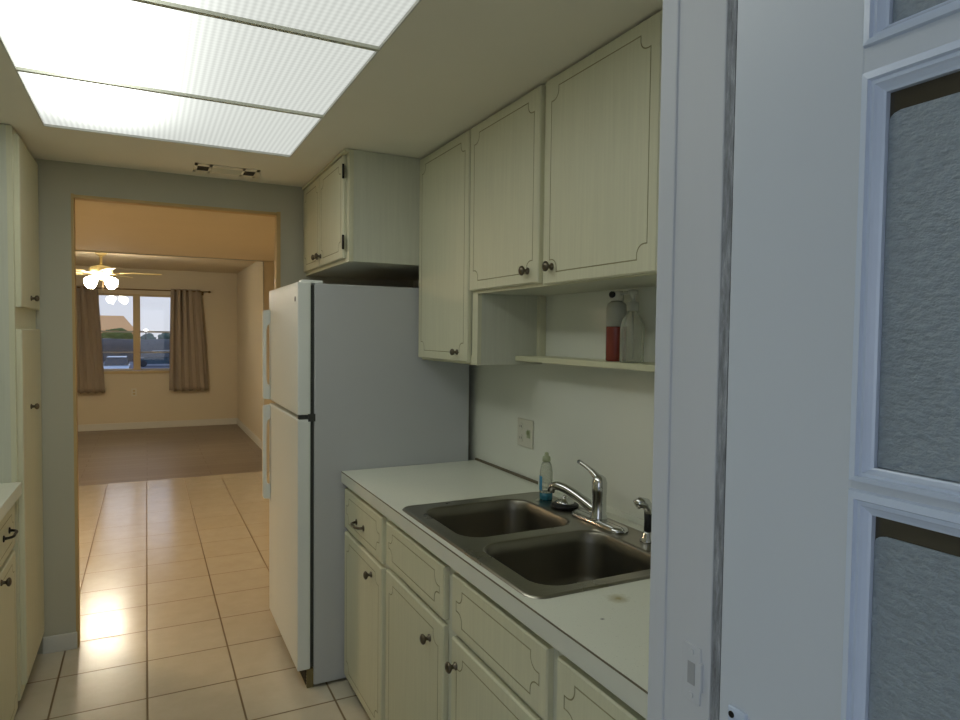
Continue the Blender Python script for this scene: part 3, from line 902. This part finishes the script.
# ------------------------------------------------------------------ left run: pantry and base cabinet
c = empty('pantry_cabinet', (-.75, 3.33, 0), 'full-height cream pantry cabinet left of the doorway', 'cabinet')
px = -.448
bm = B()
carcass(bm, XL + .002, px, 3.055, YD - .004, .06, ZC - .002)
box(bm, XL + .002, XL + .012, 3.07, YD - .02, .076, ZC - .01); box(bm, XL + .012, px - .016, 3.07, YD - .02, 1.52, 1.54)
obj('carcass', bm, M['cabinet_side'], c)
bm = B()
box(bm, px - .016, px + .002, 3.0542, 3.095, .0594, ZC - .003); box(bm, px - .016, px + .002, 3.57, YD - .0035, .0594, ZC - .003)
for a, b in ((.0594, .1), (1.5, 1.6), (2.235, ZC - .003)): box(bm, px - .016, px + .002, 3.095, 3.57, a, b)
obj('face_frame', bm, M['cabinet'], c)
bm = B(); box(bm, px - .06, px - .045, 3.06, YD - .004, 0, .06); box(bm, XL + .01, px - .06, 3.06, 3.075, 0, .06); obj('toe_kick', bm, M['dark_gap'], c)
f = front('door', -.428, 1, 3.085, 3.592, 1.585, 2.24, c, groove=False); knob(-.428, 1, 3.325, 1.628, f, .013)
f = front('door', -.428, 1, 3.085, 3.592, .105, 1.5, c, groove=False); knob(-.428, 1, 3.28, 1.18, f, .013)

c = empty('base_cabinet', (-.75, 1.83, 0), 'low cream cabinet with black-pulled drawer under the left counter', 'cabinet')
bm = B(); carcass(bm, XL + .002, -.47, .58, 3.053, .055, .864); box(bm, XL + .002, XL + .012, .6, 3.03, .07, .864)
obj('carcass', bm, M['cabinet_side'], c)
bm = B()
box(bm, -.486, -.468, .58, 3.053, .845, .864); box(bm, -.486, -.468, .58, 3.053, .65, .69); box(bm, -.486, -.468, .58, 3.053, .055, .085)
ysl = [.58, 1.19, 1.8, 2.42, 3.03]
for y in ysl:
    for za, zb in ((.085, .65), (.69, .845)):
        box(bm, -.486, -.468, y, y + .023, za, zb)
obj('face_frame', bm, M['cabinet'], c)
bm = B(); box(bm, -.53, -.515, .58, 3.053, 0, .055); obj('toe_kick', bm, M['dark_gap'], c)
for a, b in zip(ysl, ysl[1:]):
    f = front('drawer', -.45, 1, a + .03, b - .005, .68, .842, c, margin=.03, corner=.036)
    bmx = pull(-.45, 1, (a + b) / 2 + .12, .768, f, .055); bmx.data.materials[0] = M['black_metal']
    f = front('door', -.45, 1, a + .03, b - .005, .045, .66, c)
    k_ = knob(-.45, 1, a + .13 if a != ysl[-2] else b - .29, .63, f)
bm = B(); box(bm, XL + .001, -.431, .572, 3.053, .866, .914, bev=.003)
obj('countertop', bm, M['counter'], loc=(-.75, 1.8, .866), label='short pale countertop against the pantry side on the left', cat='countertop')

# ------------------------------------------------------------------ far room contents
def curtain(name, tx0, tx1, bx0, bx1, ztop, zbot, folds, amp, label, ph=0):
    bm = B()
    nu, nv = folds * 12, 24
    g = []
    for j in range(nv + 1):
        v = j / nv
        row = []
        for i in range(nu + 1):
            u = i / nu
            e = v ** .8
            x = (tx0 * (1 - e) + bx0 * e) * (1 - u) + (tx1 * (1 - e) + bx1 * e) * u
            a = amp * (.65 + .35 * math.sin(v * 2 + u * 5)) * (.8 + .4 * mnoise.noise(Vector((u * 3, v * 2, ph))))
            y = YF - .085 + a * math.sin(u * folds * 2 * PI + ph + .5 * math.sin(v * 3 + u * 4))
            x += .014 * math.sin(u * folds * 4 * PI + ph)
            row.append(bm.verts.new((x, y, ztop + (zbot - ztop) * v + (.012 * math.sin(u * folds * 2 * PI) if j == nv else 0))))
        g.append(row)
    for a, b in zip(g, g[1:]):
        for i in range(nu):
            f = bm.faces.new((a[i], a[i + 1], b[i + 1], b[i])); f.smooth = True
    o = obj(name, bm, M['curtain'], loc=((bx0 + bx1) / 2, YF - .085, zbot), label=label, cat='curtain')
    s = o.modifiers.new('thick', 'SOLIDIFY'); s.thickness = .003
curtain('curtain', -.95, -.64, -.93, -.555, 2.135, .575, 4, .045, 'taupe curtain panel hanging left of the far window', .4)
curtain('curtain', .34, .745, .305, .86, 2.14, .575, 5, .042, 'taupe curtain panel hanging right of the far window', 1.7)
c = empty('curtain_rod', (-.05, YF - .085, 2.112), 'thin bronze curtain rod across the top of the far window', 'curtain rod')
bm = B(); tube(bm, [(-1.05, YF - .085, 2.112), (.87, YF - .085, 2.112)], .009, 10); obj('rod', bm, M['brass'], c)
for s, x in ((-1, -1.05), (1, .87)):
    bm = B(); lathe(bm, [(.009, 0), (.016, .01), (.02, .022), (.015, .034), (.004, .042)], (x, YF - .085, 2.112), (s, 0, 0), 12); obj('finial', bm, M['brass'], c, smooth=True)
for x in (-1.0, .8):
    bm = B(); tube(bm, [(x, YF - .001, 2.09), (x, YF - .06, 2.095), (x, YF - .085, 2.1)], .006, 8); box(bm, x - .015, x + .015, YF - .005, YF - .0005, 2.06, 2.12); obj('bracket', bm, M['brass'], c)
c = empty('wall_outlet', (-.17, YF - .001, .6), 'small beige outlet plate on the far wall below the window', 'outlet')
bm = B(); box(bm, -.205, -.135, YF - .006, YF - .0005, .5, .615, bev=.002); obj('plate', bm, M['white_plastic'], c)
bm = B()
for z in (.535, .58): box(bm, -.186, -.154, YF - .008, YF - .006, z - .014, z + .014, bev=.002)
obj('socket', bm, M['alu'], c)

# ceiling fan
fx_, fy_ = -.465, 8.95
c = empty('ceiling_fan', (fx_, fy_, ZL), 'cream ceiling fan with lit frosted glass shades in the far room', 'ceiling fan')
bm = B(); lathe(bm, [(.075, -.0), (.078, -.015), (.06, -.05), (.025, -.075), (.018, -.08)], (fx_, fy_, ZL), n=20); obj('canopy', bm, M['fan'], c, smooth=True)
bm = B(); tube(bm, [(fx_, fy_, ZL - .07), (fx_, fy_, ZL - .19)], .014, 10); obj('downrod', bm, M['fan'], c, smooth=True)
bm = B(); lathe(bm, [(.03, -.18), (.095, -.195), (.125, -.22), (.125, -.265), (.09, -.285), (.06, -.295), (.06, -.33), (.045, -.345), (.01, -.35)], (fx_, fy_, ZL), n=28); obj('motor_housing', bm, M['fan'], c, smooth=True)
for i in range(5):
    a = math.radians(-8 + 72 * i)
    ca, sa = math.cos(a), math.sin(a)
    def P(r, t, z):
        return (fx_ + ca * r - sa * t, fy_ + sa * r + ca * t, ZL - .265 + z + t * .16)
    bm = B()
    outl = [(.2, -.05), (.4, -.062), (.58, -.068), (.63, -.05), (.645, 0), (.63, .05), (.58, .068), (.4, .062), (.2, .05)]
    loft(bm, [[P(r, t, 0) for r, t in outl], [P(r, t, .006) for r, t in outl]], smooth=False)
    b = obj('blade', bm, M['fan'], c)
    bm = B(); ol = [(.1, -.02), (.18, -.015), (.24, -.04), (.28, 0), (.24, .04), (.18, .015), (.1, .02)]
    loft(bm, [[P(r, t, -.006) for r, t in ol], [P(r, t, -.001) for r, t in ol]], smooth=False); obj('blade_bracket', bm, M['brass'], b)
for i in range(4):
    a = math.radians(48 + 90 * i)
    dv = Vector((math.cos(a), math.sin(a), -.62)).normalized()
    p0 = Vector((fx_, fy_, ZL - .325)) + Vector((math.cos(a), math.sin(a), 0)) * .06
    bm = B(); tube(bm, [p0 - dv * .02, p0 + dv * .03], .012, 8); h = obj('lamp_arm', bm, M['fan'], c)
    bm = B(); lathe(bm, [(.02, .02), (.034, .03), (.05, .06), (.063, .1), (.066, .13), (.05, .15), (.01, .158)], p0, dv, 16); obj('lamp_shade', bm, M['shade'], h, smooth=True)
bm = B(); tube(bm, [(fx_ + .02, fy_ - .02, ZL - .34), (fx_ + .02, fy_ - .02, ZL - .52)], .003, 6); obj('pull_chain', bm, M['brass'], c)

# ------------------------------------------------------------------ outdoors beyond the far window
GZ = -2.0
bm = B(); box(bm, -60, 60, YF + .25, 150, GZ - .3, GZ); struct('ground', bm, M['asphalt'])
bm = B(); box(bm, -4.2, 1.4, YF, YF + .12, GZ, -.08); struct('wall_foundation', bm, M['stucco'])
bm = B(); box(bm, -12, 12, -16, -3.2, -.4, -.02); struct('ground_porch', bm, M['asphalt'])

def car(x, y, mat, label, L=4.4, Wd=1.75, H=1.5, turn=0):
    c = empty('car', (x, y, GZ), label, 'car')
    z = GZ
    side = [(-.5, .28), (-.5, .62), (-.47, .78), (-.27, .88), (-.16, .9), (.3, .92), (.46, .86), (.5, .7), (.5, .3)]
    bm = B()
    n = len(side)
    loft(bm, [[(x + a * L, y - Wd / 2 + s[0], z + b * s[1]) for a, b in side] for s in ((.06, .97), (0, 1.0), (Wd, 1.0), (Wd - .06, .97))], smooth=False)
    body = obj('body', bm, mat, c)
    bm = B()
    base = [(-.3, .88), (.4, .9)]
    lo = [(-.29, -1), (.42, -1), (.42, 1), (-.29, 1)]
    hi = [(-.12, -1), (.3, -1), (.3, 1), (-.12, 1)]
    loft(bm, [[(x + a * L, y + s * Wd * .47, z + .9) for a, s in lo], [(x + a * L, y + s * Wd * .38, z + H - .05) for a, s in hi]], smooth=False)
    obj('windows', bm, M['car_glass'], c)
    bm = B(); box(bm, x - .13 * L, x + .31 * L, y - Wd * .385, y + Wd * .385, z + H - .05, z + H, bev=.02); obj('roof', bm, mat, c)
    for a in (-.31, .31):
        for s in (-1, 1):
            bm = B(); lathe(bm, [(.2, -.1), (.32, -.1), (.33, -.06), (.33, .06), (.32, .1), (.2, .1)], (x + a * L, y + s * (Wd / 2 - .1), z + .33), (0, 1, 0), 18); obj('wheel', bm, M['tyre'], c)
    c.rotation_euler.z = turn
car(-1.98, 57.0, M['car_white'], 'pale car parked outside behind the left window pane', Wd=1.7, H=1.5, turn=PI / 2)
car(1.1, 72, M['car_dark'], 'dark teal car parked outside behind the right window pane', H=1.55)

def clump(name, x, y, z, rx, ry, rz, seed, mat, label, cat, trunk=False, group=None):
    c = empty(name, (x, y, GZ), label, cat, group)
    bm = B(); bmesh.ops.create_icosphere(bm, subdivisions=4, radius=1)
    for v in bm.verts:
        d_ = 1 + .28 * mnoise.noise(v.co * 2.2 + Vector((seed, 0, 0))) + .22 * mnoise.noise(v.co * 7 + Vector((0, seed, 0)))
        v.co = Vector((x + v.co.x * rx * d_, y + v.co.y * ry * d_, z + v.co.z * rz * d_))
    obj('foliage', bm, mat, c, smooth=True)
    bm = B(); tube(bm, [(x, y, GZ), (x, y, z)], [.16, .1], 8); obj('trunk', bm, M['bark'], c)
clump('shrub', -3.2, 95, .25, 1.9, 1.2, 1.35, 1, M['foliage'], 'rounded green shrub outside in front of the orange roof', 'shrub')
for i, (x, y, h, r) in enumerate(((.3, 108, -.3, 1.1), (2.6, 110, -.1, 1.1), (5.0, 109, .0, 1.15))):
    clump('tree', x, y, h, r, 1.1, 1.25, 5 + i, M['foliage_far'],
          ('low dark tree on the skyline beside the mullion', 'middle low tree on the skyline in the right window pane', 'low tree on the skyline by the right curtain')[i], 'tree')
# long house with an orange roof
c = empty('house', (-8, 116, GZ), 'house with broad orange roof beyond the parked cars', 'house')
bm = B(); box(bm, -18, -1.6, 116, 124, GZ, 1.2); obj('wall', bm, M['stucco'], c)
bm = B()
rf = [[(-18.8, 115.2, 1.0), (-1.1, 115.2, 1.0), (-1.1, 124.8, 1.0), (-18.8, 124.8, 1.0)], [(-10.5, 119.8, 3.75), (-3.2, 119.8, 3.75), (-3.2, 120.2, 3.75), (-10.5, 120.2, 3.75)]]
loft(bm, rf, smooth=False)
obj('roof', bm, M['roof'], c)
for x in (-14, -9.5, -5):
    bm = B(); box(bm, x - .7, x + .7, 115.95, 116.02, -.9, .5); obj('window', bm, M['car_glass'], c)
c = empty('reflection_dot', (-.03, 100, GZ), 'added glowing dot standing in for a lamp reflection just right of the window mullion', 'light reflection')  # dot and pole are added in place of a lamp reflection on the pane
bm = B(); tube(bm, [(-.03, 100, GZ), (-.03, 100, 1.3)], .06, 8); obj('pole', bm, M['tyre'], c)
bm = B(); lathe(bm, [(.02, -.2), (.2, -.1), (.24, 0), (.2, .1), (.02, .2)], (-.03, 100, 1.5), n=12); obj('dot_head', bm, M['dot_glow'], c, smooth=True)
# dark hedge behind the cars
bm = B()
g = []
nx = 60
for j, (yy, zz) in enumerate(((84, 0), (84, 1.7), (84.4, 2.45), (85.4, 2.5), (86, 1.6), (86.1, 0))):
    g.append([bm.verts.new((-24 + i * .8 + .1 * mnoise.noise(Vector((i, j, 0))), yy + .25 * mnoise.noise(Vector((i * .7, j, 3))), GZ + zz + (.14 * mnoise.noise(Vector((i * .9, j * .5, 9))) if 0 < j < 5 else 0))) for i in range(nx + 1)])
for a, b in zip(g, g[1:]):
    for i in range(nx):
        f = bm.faces.new((a[i], a[i + 1], b[i + 1], b[i])); f.smooth = True
obj('hedge', bm, M['hedge_dark'], loc=(0, 85, GZ), label='long dark hedge behind the parked cars outside', cat='hedge')

# ------------------------------------------------------------------ light
wd = bpy.data.worlds.new('dusk_sky'); S.world = wd
wd.use_nodes = True
nt = wd.node_tree; nt.nodes.clear()
tc = nt.nodes.new('ShaderNodeTexCoord'); sp = nt.nodes.new('ShaderNodeSeparateXYZ'); rp = nt.nodes.new('ShaderNodeValToRGB')
bg = nt.nodes.new('ShaderNodeBackground'); ow = nt.nodes.new('ShaderNodeOutputWorld')
nt.links.new(tc.outputs['Generated'], sp.inputs[0]); nt.links.new(sp.outputs[2], rp.inputs[0]); nt.links.new(rp.outputs[0], bg.inputs[0]); nt.links.new(bg.outputs[0], ow.inputs[0])
e = rp.color_ramp.elements
e[0].position = 0; e[0].color = (.70, .70, .74, 1)
e[1].position = .5; e[1].color = (.45, .58, .85, 1)
e.new(.08).color = (.70, .73, .82, 1)
bg.inputs[1].default_value = 1.2

def area(name, loc, rot, sx, sy, power, color):
    l = bpy.data.lights.new(name, 'AREA'); l.shape = 'RECTANGLE'; l.size = sx; l.size_y = sy; l.energy = power; l.color = color
    o = bpy.data.objects.new(name, l); COL.objects.link(o); o.location = loc; o.rotation_euler = rot
    return o
area('dining_lamp', (-1.55, 5.3, 2.2), (0, 0, 0), .5, .5, 58, (1, .73, .46))
area('porch_daylight', (-3.6, -1.2, 1.5), (0, math.radians(-90), 0), 2.0, 2.6, 14, (.60, .81, 1))

# ------------------------------------------------------------------ camera
f_px, yaw, pit, rol = 665.563, .465084, .0387932, .0114426
cy, sy, cp, sp_ = math.cos(yaw), math.sin(yaw), math.cos(pit), math.sin(pit)
F = Vector((sy * cp, cy * cp, -sp_)); R = Vector((cy, -sy, 0)); U = R.cross(F)
R2 = R * math.cos(rol) + U * math.sin(rol); U2 = -R * math.sin(rol) + U * math.cos(rol)
cam = bpy.data.cameras.new('camera'); co = bpy.data.objects.new('camera', cam); COL.objects.link(co)
cam.sensor_width = 36; cam.lens = 36 * f_px / 960; cam.clip_start = .02; cam.clip_end = 400
co.matrix_world = Matrix(((R2.x, U2.x, -F.x, 0), (R2.y, U2.y, -F.y, 0), (R2.z, U2.z, -F.z, 1.5), (0, 0, 0, 1)))
S.camera = co
S.view_settings.view_transform = 'Standard'
S.view_settings.look = 'None'
S.view_settings.exposure = 0
